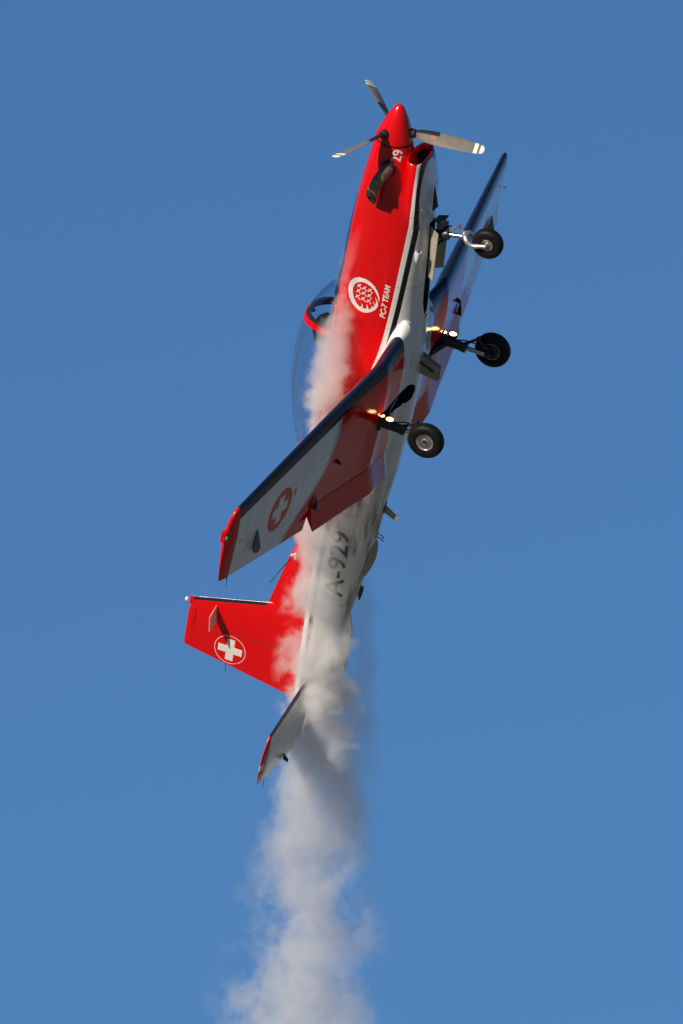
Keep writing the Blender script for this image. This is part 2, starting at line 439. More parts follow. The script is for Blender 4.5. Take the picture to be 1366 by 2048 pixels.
# chin intake
def d_ring(x, w, zt, zb, n=48, e=2.5):
    zc = zt * .45 + zb * .55; r = []
    for a in np.linspace(0, 2 * math.pi, n, endpoint=False):
        ca, sa = math.cos(a), math.sin(a)
        r.append((x, w * math.copysign(abs(ca) ** (2 / e), ca), zc + math.copysign(abs(sa) ** (2 / e), sa) * ((zt - zc) if sa > 0 else (zc - zb))))
    return r
ch = [(1.55, .34, -.30, -.64), (1.35, .385, -.28, -.662), (1.1, .400, -.27, -.638), (.92, .388, -.262, -.588), (.78, .365, -.256, -.548), (.68, .342, -.254, -.522), (.635, .326, -.258, -.508), (.622, .312, -.268, -.496), (.635, .298, -.282, -.482), (.70, .28, -.30, -.465), (.95, .24, -.33, -.45)]
v, f = loft([d_ring(x, w, zt, zb) for x, w, zt, zb in ch])
intake = make('air_intake', v, f, [M_FUS, M_DARK, M_RED], air)
for p in intake.data.polygons:
    if all(intake.data.vertices[i].co.x < .96 for i in p.vertices) and abs(p.center.y) < .30 and -.515 < p.center.z < -.29 and p.center.x > .628:
        cen = p.center
        if p.normal.dot(Vector((0, cen.y, (cen.z + .40)))) < 0 or p.center.x > .94: p.material_index = 2 if p.center.x < .7 else 1

# oil-cooler outlet and small scoop on the lower cowling
plate('cooler_outlet', [(.99, .055, -.655), (1.30, .02, -.735), (1.30, .16, -.71)], .012, M_DARK, air, 0)
def blister(name, c, l, w, h, out, mat, parent, open_front=True):
    out = Vector(out).normalized(); ax = Vector((1, 0, 0)); ax = (ax - out * ax.dot(out)).normalized(); sd = out.cross(ax); rings = []
    for t in np.linspace(0, 1, 9):
        s = math.cos(t * math.pi / 2) ** .6 if t < 1 else 0.02
        rings.append([Vector(c) + ax * (t * l) + sd * (w * s * math.cos(a)) + out * (h * s * math.sin(a)) for a in np.linspace(-.5, math.pi + .5, 14)])
    v, f = loft(rings); ob = make(name, v, f, mat, parent)
    mo = [Vector(c) - ax * .0015 + sd * (w * .8 * math.cos(a)) + out * (h * .8 * math.sin(a)) for a in np.linspace(0, math.pi, 12)]
    if open_front: make('mouth', mo, [tuple(range(12))], M_DARK, ob)
    return ob
blister('cooling_scoop', (1.88, .285, -.645), .19, .042, .05, (0, .5, -.87), M_WHITE, air)
blister('cooling_scoop', (1.88, -.285, -.645), .19, .042, .05, (0, -.5, -.87), M_WHITE, air)

# spinner, propeller
sp = [(0.0, .0), (.005, .019), (.025, .045), (.07, .079), (.14, .117), (.22, .152), (.31, .187), (.40, .218), (.47, .240), (.50, .247), (.505, .242), (.505, .0)]
spinner = lathe('spinner', [(h, r) for h, r in sp], (0, 0, 0), M_RED, air, axis='x', seg=64)
lathe('backplate', [(.5055, .244), (.532, .244)], (0, 0, 0), M_BLACK, air, axis='x', seg=64)
def blade_mesh():
    rings = []
    for r, chd, th, tw in [(.14, .07, .07, 62), (.22, .075, .07, 58), (.27, .10, .055, 52), (.34, .145, .036, 47), (.45, .178, .028, 41), (.60, .192, .022, 35), (.80, .192, .016, 29.5), (.98, .178, .012, 26), (1.10, .158, .009, 24), (1.155, .13, .007, 23), (1.176, .08, .005, 23), (1.182, .03, .003, 23)]:
        ring = []
        for k in range(20):
            a = 2 * math.pi * k / 20
            u = math.cos(a) * chd / 2; w = math.sin(a) * th / 2 * (1 + .35 * math.cos(a)) + (th * .25 * (1 - (2 * u / chd) ** 2) if r > .3 else 0)
            t = rad(tw)
            # local: z along blade, y in rotation plane, x along shaft
            ring.append((-(u * math.sin(t)) - w * math.cos(t), u * math.cos(t) - w * math.sin(t), r))
        rings.append(ring)
    return loft(rings)
bv, bf = blade_mesh()
PROP_X = .385
def place_blade(ang, first):
    if first is None:
        ob = make('propeller_blade', bv, bf, M_BLADE, air, sharp=60)
    else:
        ob = first.copy(); COL.objects.link(ob); ob.parent = air
    # blade z -> radial direction at angle ang from +y towards +z
    rr = Vector((0, math.cos(ang), math.sin(ang))); xx = Vector((1, 0, 0)); yy = rr.cross(xx)
    ob.matrix_local = Matrix(((xx.x, yy.x, rr.x, PROP_X), (xx.y, yy.y, rr.y, 0), (xx.z, yy.z, rr.z, 0), (0, 0, 0, 1)))
    return ob
# rubber de-icing boot on each blade's leading edge, cuff and root hole
def boot_mesh():
    rings = []
    for r, chd, th, tw in [(.26, .10, .065, 52), (.34, .145, .046, 47), (.45, .178, .038, 41), (.57, .190, .031, 36)]:
        ring = []
        for k in range(-4, 5):
            a = math.pi * .40 * k / 4
            u = math.cos(a) * chd / 2 + .003; w = math.sin(a) * th / 2 * (1 + .35 * math.cos(a)) + (th * .2 * (1 - min(1, (2 * u / chd) ** 2)) if r > .3 else 0)
            t = rad(tw); ring.append((-(u * math.sin(t)) - w * math.cos(t), u * math.cos(t) - w * math.sin(t), r))
        rings.append(ring)
    return loft(rings)
tv, tf = boot_mesh(); first = None; boot0 = None; cuff0 = None
for k in range(3):
    ob = place_blade(rad(142.2 + 120 * k), first)
    if first is None:
        first = ob; boot0 = make('deicing_boot', tv, tf, M_BLACK, ob); cuff0 = lathe('cuff', [(0, .066), (.09, .060), (.10, .045)], (0, 0, 0), M_BLACK, ob, axis='y', seg=24)
        cuff0.rotation_euler = (rad(90), 0, 0); cuff0.location = (0, 0, .165)
    else:
        for q in (boot0, cuff0):
            c2 = q.copy(); COL.objects.link(c2); c2.parent = ob

# exhaust stubs
def exhaust(s):
    path = smooth_path([(.785, .24 * s, -.075), (.79, .38 * s, -.07), (.83, .465 * s, -.05), (.91, .52 * s, -.02), (1.03, .55 * s, .005), (1.13, .565 * s, .02)], 16)
    rr = list(np.interp(np.linspace(0, 1, 16), [0, .3, .7, 1], [.094, .085, .078, .076]))
    outer = tube_rings(path, rr, 24); inner = tube_rings(path, [q - .006 for q in rr], 24)
    scarf = lambda ring: [p + Vector((-.135 * s * (p.y - .565 * s) / .082 - .03 * (p.z - .02) / .082, 0, 0)) for p in ring]   # outlet cut on the slant
    rings = outer[:-1] + [scarf(outer[-1]), scarf(inner[-1])] + inner[:-1][::-1]
    v, f = loft(rings)
    ob = make('exhaust_pipe', v, f, [M_EXH, M_DARK], air)
    for p in ob.data.polygons:
        c = p.center; k = min(range(16), key=lambda i: (Vector(path[i]) - c).length)
        if p.normal.dot(c - Vector(path[k])) < 0 and k > 0: p.material_index = 1
    sh = lathe('collar', [(0, .112), (.03, .106), (.045, .095)], (0, 0, 0), M_BLACK, ob, axis='y', seg=28)
    sh.location = (.785, (.325 if s > 0 else -.325), -.072); sh.scale = (1, s, 1)
exhaust(1); exhaust(-1)

# ------------------------------------------------------------------ lifting surfaces
def foil_pts(n, t, m):
    x = (1 - np.cos(np.linspace(0, math.pi, n))) / 2
    return x
def yt(x, t): return 5 * t * (.2969 * np.sqrt(x) - .126 * x - .3516 * x ** 2 + .2843 * x ** 3 - .1030 * x ** 4)
def yc(x, m, p=.4): return np.where(x < p, m / p ** 2 * (2 * p * x - x ** 2), m / (1 - p) ** 2 * ((1 - 2 * p) + 2 * p * x - x ** 2)) if m else 0 * x
def section(chord, t, m, fa, fb, n=18):
    """(x, z) loop, x from the leading edge: upper rear -> front -> lower rear, for the piece between chord fractions fa and fb."""
    s = (1 - np.cos(np.linspace(0, math.pi / (2 if fa == 0 else 1), n)))
    s = s if fa == 0 else s / 2
    x = fa + (fb - fa) * s
    up = [(a, c) for a, c in zip(x, yc(x, m) + yt(x, t))][::-1]; lo = list(zip(x, yc(x, m) - yt(x, t)))
    if fa == 0: loop = up + lo[1:]
    else:
        mid = (fa - .35 * (yt(np.array([fa]), t)[0]) * 2, float(yc(np.array([fa]), m)[0]))
        loop = up + [mid] + lo
    return [(a * chord, c * chord) for a, c in loop]
def surf(name, st, mat, parent, axis='y', m=0.0, s=1, hinge=None, angle=0, sharp=40, n=18):
    """st: (span, x leading edge, x trailing edge, fa, fb, offset, thickness)."""
    rings = []
    for sp_, xl, xt, fa, fb, off, t in st:
        ring = []
        for a, c in section(xt - xl, t, m, fa, fb, n):
            p = [xl + a, c + off]
            if hinge:
                hx, hz = hinge(sp_); dx, dz = p[0] - hx, p[1] - hz; ca, sa = math.cos(angle), math.sin(angle)
                p = [hx + dx * ca + dz * sa, hz - dx * sa + dz * ca]
            ring.append((p[0], s * sp_, p[1]) if axis == 'y' else (p[0], p[1], sp_))
        rings.append(ring)
    v, f = loft(rings); return make(name, v, f, mat, parent, sharp=sharp)

ZC, YB, DI = -.655, 1.15, math.tan(rad(7.2))
def wle(y): return 3.10 + .066 * (y - YB)
def wte(y): return 5.17 - .193 * (y - 1.2)
def whx(y): return 4.73 - .157 * (y - 1.2)
def wz(y): return ZC + DI * max(0, y - YB) - .012 * math.exp(-((y - YB) / .12) ** 2)
def frac(y, x): return (x - wle(y)) / (wte(y) - wle(y))
def wt(y): return .15 - .03 * y / 5.2
def wing(s):
    name = 'wing'
    st = []
    for y, dl, dz_, th in [(.0, -.10, 0, .165), (.38, -.15, 0, .165)]:
        st.append((y, wle(y) + dl, wte(y) + .02, 0, 1, wz(y), th))
    for y, dl, th in [(.40, -.13, .16), (.45, -.075, .155), (.50, -.035, .152), (.55, -.012, .15), (.61, 0, .15)]:
        st.append((y, wle(y) + dl, wte(y), 0, (whx(y) - wle(y) - dl) / (wte(y) - wle(y) - dl), wz(y), th))
    for y in (.85, 1.05, 1.12, 1.15, 1.18, 1.25, 1.6, 2.2, 2.8, 3.4, 4.0, 4.6, 5.03):
        st.append((y, wle(y), wte(y), 0, frac(y, whx(y)), wz(y), wt(y)))
    w = surf(name, st, [M_WING, M_DARK], air, s=s, m=.02, sharp=45)
    cut(w, [wells[0 if s > 0 else 1]])
    hinge = lambda y: (whx(y) + .01, wz(y) - .035 * (wte(y) - wle(y)))
    fl = [(y, wle(y), min(wte(y), whx(y) + .375), frac(y, whx(y) + .012) * (wte(y) - wle(y)) / (min(wte(y), whx(y) + .375) - wle(y)), 1, wz(y), wt(y)) for y in (.42, .62, .9, 1.15, 1.2, 1.7, 2.25, 2.80)]
    surf('flap', fl, M_WING, w, s=s, m=.02, hinge=hinge, angle=rad(17))
    ail = [(y, wle(y), wte(y), frac(y, whx(y) + .012), 1, wz(y), wt(y)) for y in (2.835, 3.4, 4.0, 4.6, 5.02)]
    surf('aileron', ail, M_WING, w, s=s, m=.02, hinge=hinge, angle=rad(-2 if s > 0 else 10))
    tip = []
    for y, xl, xt, up_, th in [(5.032, wle(5.032), wte(5.032), 0, wt(5)), (5.07, 3.372, wte(5.05), .004, .115), (5.11, 3.41, wte(5.07), .012, .105), (5.15, 3.475, wte(5.09), .022, .095), (5.18, 3.56, wte(5.11), .03, .08), (5.20, 3.66, wte(5.12), .036, .065), (5.212, 3.80, wte(5.13), .04, .04)]:
        tip.append((y, xl, xt, 0, 1, wz(5.03) + DI * (y - 5.03) + up_, th))
    tp = surf('wing_tip', tip, M_RED, w, s=s, m=.02)
    # navigation light in its red housing on the tip
    zt = wz(5.03) + .07
    bm = bmesh.new(); bmesh.ops.create_cube(bm, size=1)
    for q in bm.verts:
        q.co = Vector((3.70 + q.co.x * .17 + q.co.z * .03, s * (5.245 + q.co.y * .085), zt + q.co.z * .075))
    bmesh.ops.bevel(bm, geom=bm.edges[:], offset=.012, segments=2, affect='EDGES')
    nl = finish('light_housing', bm, M_RED, tp)
    bm = bmesh.new(); bmesh.ops.create_uvsphere(bm, u_segments=16, v_segments=10, radius=.02)
    for q in bm.verts: q.co = Vector((3.71 + q.co.x * 1.9, s * (5.262 + q.co.y), zt - .04 + q.co.z))
    finish('navigation_light', bm, M_NAVLENS if s > 0 else simple('red_lens', (.6, .03, .02), .1), w)
    # aileron hinge fairing with mass balance, static wick, tie-down ring, hinge brackets, drain mast
    yh = 4.43; zb = wz(yh) - .055 * (wte(yh) - wle(yh))
    rr = []
    for x, hw, d in [(3.98, .004, .004), (4.06, .020, .03), (4.15, .034, .055), (4.23, .042, .075), (4.29, .040, .07), (4.33, .026, .05), (4.345, .006, .02)]:
        rr.append([(x, s * (yh + hw * math.cos(a)), zb + .02 + d * math.sin(a) * (1 if math.sin(a) < 0 else .3)) for a in np.linspace(0, 2 * math.pi, 14, endpoint=False)])
    v, f = loft(rr); make('hinge_fairing', v, f, M_FAIR, w)
    tube('static_wick', [(4.42, s * 5.05, wz(5.03)), (4.56, s * 5.07, wz(5.03) - .01)], [.006, .003], M_BLACK, w, 6)
    tube('tie_down_ring', [(3.86, s * 5.0 + .03 * math.cos(a) * .6, wz(5) - .055 - .022 + .022 * math.sin(a)) for a in np.linspace(0, 2 * math.pi, 13)], .005, M_STEEL, w, 6)
    for yy in (2.74,):
        hx, hz = hinge(yy)
        plate('flap_bracket', [(hx - .18, s * yy, hz + .0), (hx + .05, s * yy, hz + .02), (hx + .06, s * yy, hz - .04), (hx - .02, s * yy, hz - .035)], .02, M_GEARGREY, w, .003)
    plate('drain_mast', [(3.99, s * 2.28, wz(2.28) - .07), (4.07, s * 2.28, wz(2.28) - .07), (4.09, s * 2.28, wz(2.28) - .13), (4.05, s * 2.28, wz(2.28) - .13)], .014, M_BLACK, w, .003)
    if s > 0:   # small oval access covers, slightly proud of the skin
        pass
    return w
wing_r = wing(1); wing_l = wing(-1)

# fin, rudder, dorsal fillet
FH = [(.10, 8.589), (.663, 8.602), (1.586, 8.63)]
def fle(z): return float(np.interp(z, [.0, .646, 1.70], [7.80, 7.975, 8.262]))
def fte(z): return float(np.interp(z, [.0, .122, 1.684], [9.31, 9.30, 9.024]))
def fhx(z): return float(np.interp(z, [p[0] for p in FH], [p[1] for p in FH]))
st = [(z, fle(z), fte(z), 0, (fhx(z) - fle(z)) / (fte(z) - fle(z)), 0, .085 - .012 * z) for z in (.0, .12, .4, .646, .9, 1.2, 1.45, 1.585)]
st += [(z, fle(z), fte(z), 0, (8.385 - fle(z)) / (fte(z) - fle(z)), 0, .066) for z in (1.592, 1.66)]
fin = surf('fin', st, M_FIN, air, axis='z')
st = [(z, fle(z), fte(z), (fhx(z) + .012 - fle(z)) / (fte(z) - fle(z)), 1, 0, .085 - .012 * z) for z in (.11, .4, .7, 1.0, 1.3, 1.578)]
rud = surf('rudder', st, M_FIN, air, axis='z')
st = [(z, fle(z), fte(z), (fhx(z) + .012 - fle(z)) / (fte(z) - fle(z)), 1, 0, .066) for z in (1.5785, 1.5945)]
st += [(z, fle(z), fte(z), (8.40 - fle(z)) / (fte(z) - fle(z)), 1, 0, .066) for z in (1.5955, 1.66)]
st += [(1.69, 8.29, 9.022, .15, 1, 0, .05), (1.705, 8.33, 8.99, .2, .97, 0, .03)]
hb = surf('horn_balance', st, M_FIN, rud, axis='z')
surf('fin_cap', [(1.662, fle(1.66), 8.40, 0, 1, 0, .16), (1.70, fle(1.69) + .005, 8.40, 0, 1, 0, .14), (1.715, fle(1.69) + .03, 8.38, 0, 1, 0, .08)], M_RED, fin, axis='z')
tube('static_wick', [(9.13, 0, 1.09), (9.26, 0.0, 1.075)], [.005, .003], M_BLACK, rud, 6)
# dorsal fillet: thin spine from the turtle deck up to the fin
rr = []
for x in np.linspace(6.9, 8.05, 14):
    top = float(np.interp(x, [6.9, 6.99, 7.975, 8.05], [.40, .416, .646, .665])); base = fus_at(x)[0] - .04; w0 = .05
    rr.append([(x, w0 * u * (1 - t_) + .012 * u, base + (top - base) * t_) for u, t_ in ((1, 0), (.8, .4), (.6, .8), (.3, 1), (-.3, 1), (-.6, .8), (-.8, .4), (-1, 0))])
v, f = loft(rr); make('dorsal_fillet', v, f, M_RED, fin, sharp=60)
for s in (1, -1):
    plate('fin_antenna', [(8.27, s * .03, 1.331), (8.51, s * .03, 1.296), (8.54, s * .275, 1.305), (8.32, s * .275, 1.33)], .012, simple('antenna_paint', (.62, .42, .36), .4), fin, .003)
    # whisker aerial on its little triangular base
    plate('aerial_base', [(6.98, s * .16, .32), (7.12, s * .16, .30), (7.03, s * .21, .40)], .02, M_WHITE, air, .003)
    tube('whisker_aerial', [(7.04, s * .18, .36), (7.12, s * .45, .42), (7.20, s * .72, .47)], [.008, .006, .004], M_BLACK, air, 6)
bm = bmesh.new(); bmesh.ops.create_uvsphere(bm, u_segments=16, v_segments=10, radius=.024)
for q in bm.verts: q.co = Vector((8.335 + q.co.x * 1.5, q.co.y, 1.755 + q.co.z * 1.1))
finish('tail_light', bm, M_CLEAR, air)
# ventral fin
vm = plate('ventral_fin', [(7.62, 0, -.46), (8.02, 0, -.56), (8.72, 0, -.545), (9.12, 0, -.47), (9.16, 0, -.16), (8.4, 0, -.33)], .035, M_WHITE, air, .01)

# tailplane
ZT = -.09
def tle(y): return 8.84 + .088 * y
def tte(y): return 9.93 - .165 * y
def tailplane(s):
    tt = .09
    th = lambda y: 9.50 - .03 * y
    fr_ = lambda y, x: (x - tle(y)) / (tte(y) - tle(y))
    t = surf('tailplane', [(y, tle(y), tte(y), 0, fr_(y, th(y)), ZT, tt) for y in (.03, .3, .6, .9, 1.2, 1.474)], M_TAIL, air, s=s)
    e = surf('elevator', [(y, tle(y), tte(y), fr_(y, th(y) + .012), 1, ZT, tt) for y in (.06, .4, .8, 1.2, 1.474)], M_TAIL, t, s=s)
    surf('tailplane_tip', [(1.478, 8.975, tte(1.478), 0, 1, ZT, tt), (1.54, 9.03, tte(1.54), 0, 1, ZT + .004, .08), (1.60, 9.12, tte(1.6), 0, 1, ZT + .008, .07), (1.65, 9.22, tte(1.65), 0, 1, ZT + .012, .06), (1.69, 9.36, 9.65, 0, 1, ZT + .014, .05), (1.71, 9.52, 9.645, 0, 1, ZT + .015, .04)], M_TAIL, t, s=s)
    plate('tab_horn', [(9.70, s * .72, ZT - .01), (9.80, s * .72, ZT - .01), (9.83, s * .72, ZT - .085), (9.78, s * .72, ZT - .085)], .014, M_GEARGREY, e, .003)
    tube('static_wick', [(9.68, s * 1.45, ZT), (9.82, s * 1.46, ZT - .01)], [.005, .003], M_BLACK, t, 6)
tailplane(1); tailplane(-1)

# belly antennas
plate('blade_antenna', [(5.94, 0, -.69), (6.06, 0, -.68), (6.16, 0, -.905), (6.09, 0, -.925)], .022, M_DOOR, air, .006)
plate('antenna_foot', [(5.90, -.03, -.705), (6.10, -.03, -.685), (6.10, .03, -.685), (5.90, .03, -.705)], .03, M_BLACK, air, .004)
rr = []
for x, d in [(6.52, .004), (6.58, .03), (6.68, .055), (6.82, .065), (6.95, .05), (7.06, .022), (7.12, .004)]:
    zb = fus_at(x)[1]
    rr.append([(x, .10 * math.cos(a) * min(1, d / .05 + .2), zb + .012 - (d + .01) * math.sin(a)) for a in np.linspace(-.4, math.pi + .4, 14)])
v, f = loft(rr); make('belly_fairing', v, f, M_DOOR, air)
for k, x in enumerate((6.42, 6.47)):
    tube('drain_pipe', [(x, .0, fus_at(x)[1] + .02), (x + .01, 0, fus_at(x)[1] - .05), (x + .05, 0, fus_at(x)[1] - .09)], .007, M_BLACK, air, 6)
rr = blister('tail_skid', (7.30, 0, -.565), .22, .03, .04, (0, 0, -1), M_GEARGREY, air, False)

# ------------------------------------------------------------------ canopy and cockpit
CT = [(2.80, .418), (2.85, .440), (2.95, .53), (3.04, .604), (3.16, .672), (3.28, .727), (3.44, .775), (3.75, .826), (4.01, .843), (4.37, .832), (4.72, .78), (5.05, .697), (5.35, .588), (5.52, .512)]
def can_ring(x, grow=0.0, n=33):
    zt = float(pchip([c[0] for c in CT], [c[1] for c in CT], x)) + grow
    sw = float(np.interp(x, [2.80, 3.0, 3.3, 4.9, 5.2, 5.52], [.26, .36, .405, .40, .36, .24])) + grow
    sz = float(np.interp(x, [2.80, 2.95, 3.05, 5.0, 5.3, 5.52], [.375, .325, .285, .285, .34, .44]))
    r = []
    for a in np.linspace(0, math.pi, n):
        ca, sa = math.cos(a), math.sin(a)
        r.append((x, sw * math.copysign(abs(ca) ** (2 / 2.25), ca), sz + (zt - sz) * sa ** (2 / 2.25)))
    return r
canopy = bpy.data.objects.new('canopy', None); COL.objects.link(canopy); canopy.parent = air
def shell(name, xs, mat, parent, g=0.0):
    v, f = loft([can_ring(x, g) for x in xs], cap=False, closed=False); return make(name, v, f, mat, parent, sharp=80)
shell('windscreen', np.linspace(2.80, 3.385, 18), M_GLASS, canopy)
shell('canopy_glass', np.linspace(3.385, 5.52, 40), M_GLASS, canopy)
def arch(name, x0, x1, g0, g1, mat, lean=0.0):
    rings = []
    for (x, g) in ((x0, g0), (x0, g1), (x1, g1), (x1, g0)):
        rings.append(can_ring(x, g, 41))
    n = 41; V = [p for r in rings for p in r]; F = []
    for k in range(4):
        a0, b0 = k * n, ((k + 1) % 4) * n
        F += [(a0 + j, a0 + j + 1, b0 + j + 1, b0 + j) for j in range(n - 1)]
    F += [(0, n, 2 * n, 3 * n), (n - 1, 4 * n - 1, 3 * n - 1, 2 * n - 1)]
    return make(name, V, F, mat, canopy)
arch('windscreen_arch', 3.37, 3.455, .004, .016, M_RED)
arch('arch_lining', 3.345, 3.44, -.045, .0035, M_BLACK)
arch('rear_arch', 5.44, 5.53, -.01, .012, M_RED)
for s in (1, -1):
    V = []; 
    pts = [can_ring(x, .006)[0 if s > 0 else -1] for x in np.linspace(3.0, 5.45, 30)]
    tube('canopy_rail', pts, .016, M_RED, canopy, 8)
lathe('mirror', [(0, .0), (0, .035), (.02, .035), (.02, .0)], (3.40, .0, .70), M_BLACK, canopy, axis='x', seg=20)
tube('grab_handle', [(3.50, .30, .56), (3.60, .31, .52), (3.62, .33, .44)], .02, M_BLACK, canopy, 8)
# cockpit: coaming, instrument panel, seats, side consoles
rr = []
for x, w, z1 in [(2.90, .18, .36), (3.0, .27, .415), (3.12, .33, .425), (3.22, .345, .41), (3.25, .34, .39)]:
    rr.append([(x, w * math.cos(a), .20 + (z1 - .20) * max(0, math.sin(a)) ** .6) for a in np.linspace(0, math.pi, 21)])
v, f = loft(rr); make('instrument_coaming', v, f, M_BLACK, air)
def seat(x, zh):
    e = bpy.data.objects.new('seat', None); COL.objects.link(e); e.parent = air
    plate('seat_pan', [(x - .42, -.2, -.20), (x, -.2, -.26), (x, .2, -.26), (x - .42, .2, -.20)], .07, M_BLACK, e, .02)
    plate('backrest', [(x, -.2, -.25), (x + .14, -.19, .36), (x + .14, .19, .36), (x, .2, -.25)], .07, M_BLACK, e, .02)
    plate('headrest', [(x + .12, -.11, .34), (x + .18, -.09, zh), (x + .18, .09, zh), (x + .12, .11, .34)], .07, M_BLACK, e, .02)
seat(3.62, .60); seat(4.52, .46)
plate('rear_panel', [(4.02, -.3, .0), (4.02, .3, .0), (4.02, .22, .37), (4.02, -.22, .37)], .06, M_BLACK, air, .02)

# ------------------------------------------------------------------ landing gear
def tyre_profile(r, w, rim):
    p = []
    for a in np.linspace(-115, 115, 25):
        t = rad(a); e = 2.5
        ca, sa = math.cos(t), math.sin(t)
        p.append((w / 2 * math.copysign(abs(sa) ** (2 / e), sa), rim + (r - rim) * (.42 + .58 * math.copysign(abs(ca) ** (2 / e), ca) if ca > 0 else .42 - .42 * abs(ca) ** .8 * 1.6)))
    return p
def wheel(c, r, w, rim, parent, outer):
    ty = lathe('tyre', tyre_profile(r, w, rim), c, M_TYRE, parent, seg=56, closed=True)
    k = w / 2
    for s in (1, -1):
        rm = lathe('rim', [(s * k * .60, rim * 1.02), (s * k * .76, rim * 1.03), (s * k * .80, rim * .99), (s * k * .78, rim * .93), (s * k * .62, rim * .90), (s * k * .60, rim * .80)], c, M_ALU, parent, seg=44)
        lathe('disc', [(s * k * .50, rim * .92), (s * k * .40, rim * .70), (s * k * .36, rim * .45), (s * k * .45, rim * .38)], c, M_GEARGREY, rm, seg=40)
        lathe('hub', [(s * k * .38, rim * .42), (s * k * .66, rim * .38), (s * k * .70, rim * .30), (s * k * .60, rim * .24), (s * k * .60, .0)], c, M_ALU, rm, seg=24)
        for q in range(6):
            a = q * math.pi / 3 + .3
            lathe('wheel_bolt', [(s * k * .34, .010), (s * k * .50, .010), (s * k * .52, .0)], (c[0] + rim * .58 * math.cos(a), c[1], c[2] + rim * .58 * math.sin(a)), M_STEEL, rm, seg=8)
    return ty
# nose gear
ng = bpy.data.objects.new('nose_landing_gear', None); COL.objects.link(ng); ng.parent = air
NW = (1.62, 0, -1.47)
wheel(NW, .21, .155, .083, ng, 1)
multi_tube('strut_cylinder', [([(1.77, 0, -.55), (1.70, 0, -.82), (1.672, 0, -.93)], .058), ([(1.69, 0, -.86), (1.67, 0, -.935)], .072)], M_GEARGREY, ng, 16)
tube('piston', [(1.672, 0, -.92), (1.625, 0, -1.17)], .031, M_STEEL, ng, 16)
for s in (1, -1):
    tube('fork_arm', smooth_path([(1.595, s * .0, -1.15), (1.60, s * .06, -1.175), (1.64, s * .098, -1.23), (1.662, s * .105, -1.30), (1.635, s * .105, -1.39), (1.615, s * .105, -1.475)], 14), [.045, .045, .044, .042, .040, .038, .036, .034, .032, .031, .030, .029, .028, .027], M_ALU, ng, 12)
tube('axle', [(1.62, -.12, -1.47), (1.62, .12, -1.47)], .022, M_STEEL, ng, 12)
multi_tube('torque_link', [([(1.62, .0, -.94), (1.50, 0.0, -1.045)], .016), ([(1.50, 0, -1.045), (1.58, 0, -1.16)], .016), ([(1.50, -.04, -1.045), (1.50, .04, -1.045)], .02)], M_ALU, ng, 8)
multi_tube('steering_bracket', [([(1.66, -.09, -.93), (1.66, .09, -.93)], .022), ([(1.58, 0, -.90), (1.66, 0, -.93)], .02), ([(1.86, 0, -.80), (1.70, 0, -.95)], .02), ([(1.59, 0, -.86), (1.53, 0, -.95)], .014)], M_GEARGREY, ng, 8)
tube('fork_crown', [(1.60, 0, -1.135), (1.61, 0, -1.19)], [.05, .05], M_ALU, ng, 16)
for s in (1, -1):
    plate('bay_door', [(1.56, s * .115, -.715), (2.30, s * .115, -.785), (2.30, s * .20, -.885), (1.60, s * .20, -.855)], .014, M_DOOR, ng, .004)
    tube('door_link', [(1.75, s * .05, -.80), (1.80, s * .16, -.82)], .012, M_GEARGREY, ng, 8)
plate('forward_bay_door', [(1.50, -.10, -.73), (1.50, .10, -.73), (1.455, .10, -.87), (1.455, -.10, -.87)], .014, M_GEARGREY, ng, .004)
for s in (1, -1):
    plate('door_hinge', [(2.86, s * .09, -.83), (2.93, s * .09, -.83), (2.97, s * .13, -.88), (2.90, s * .13, -.87)], .02, M_DOOR, ng, .004)

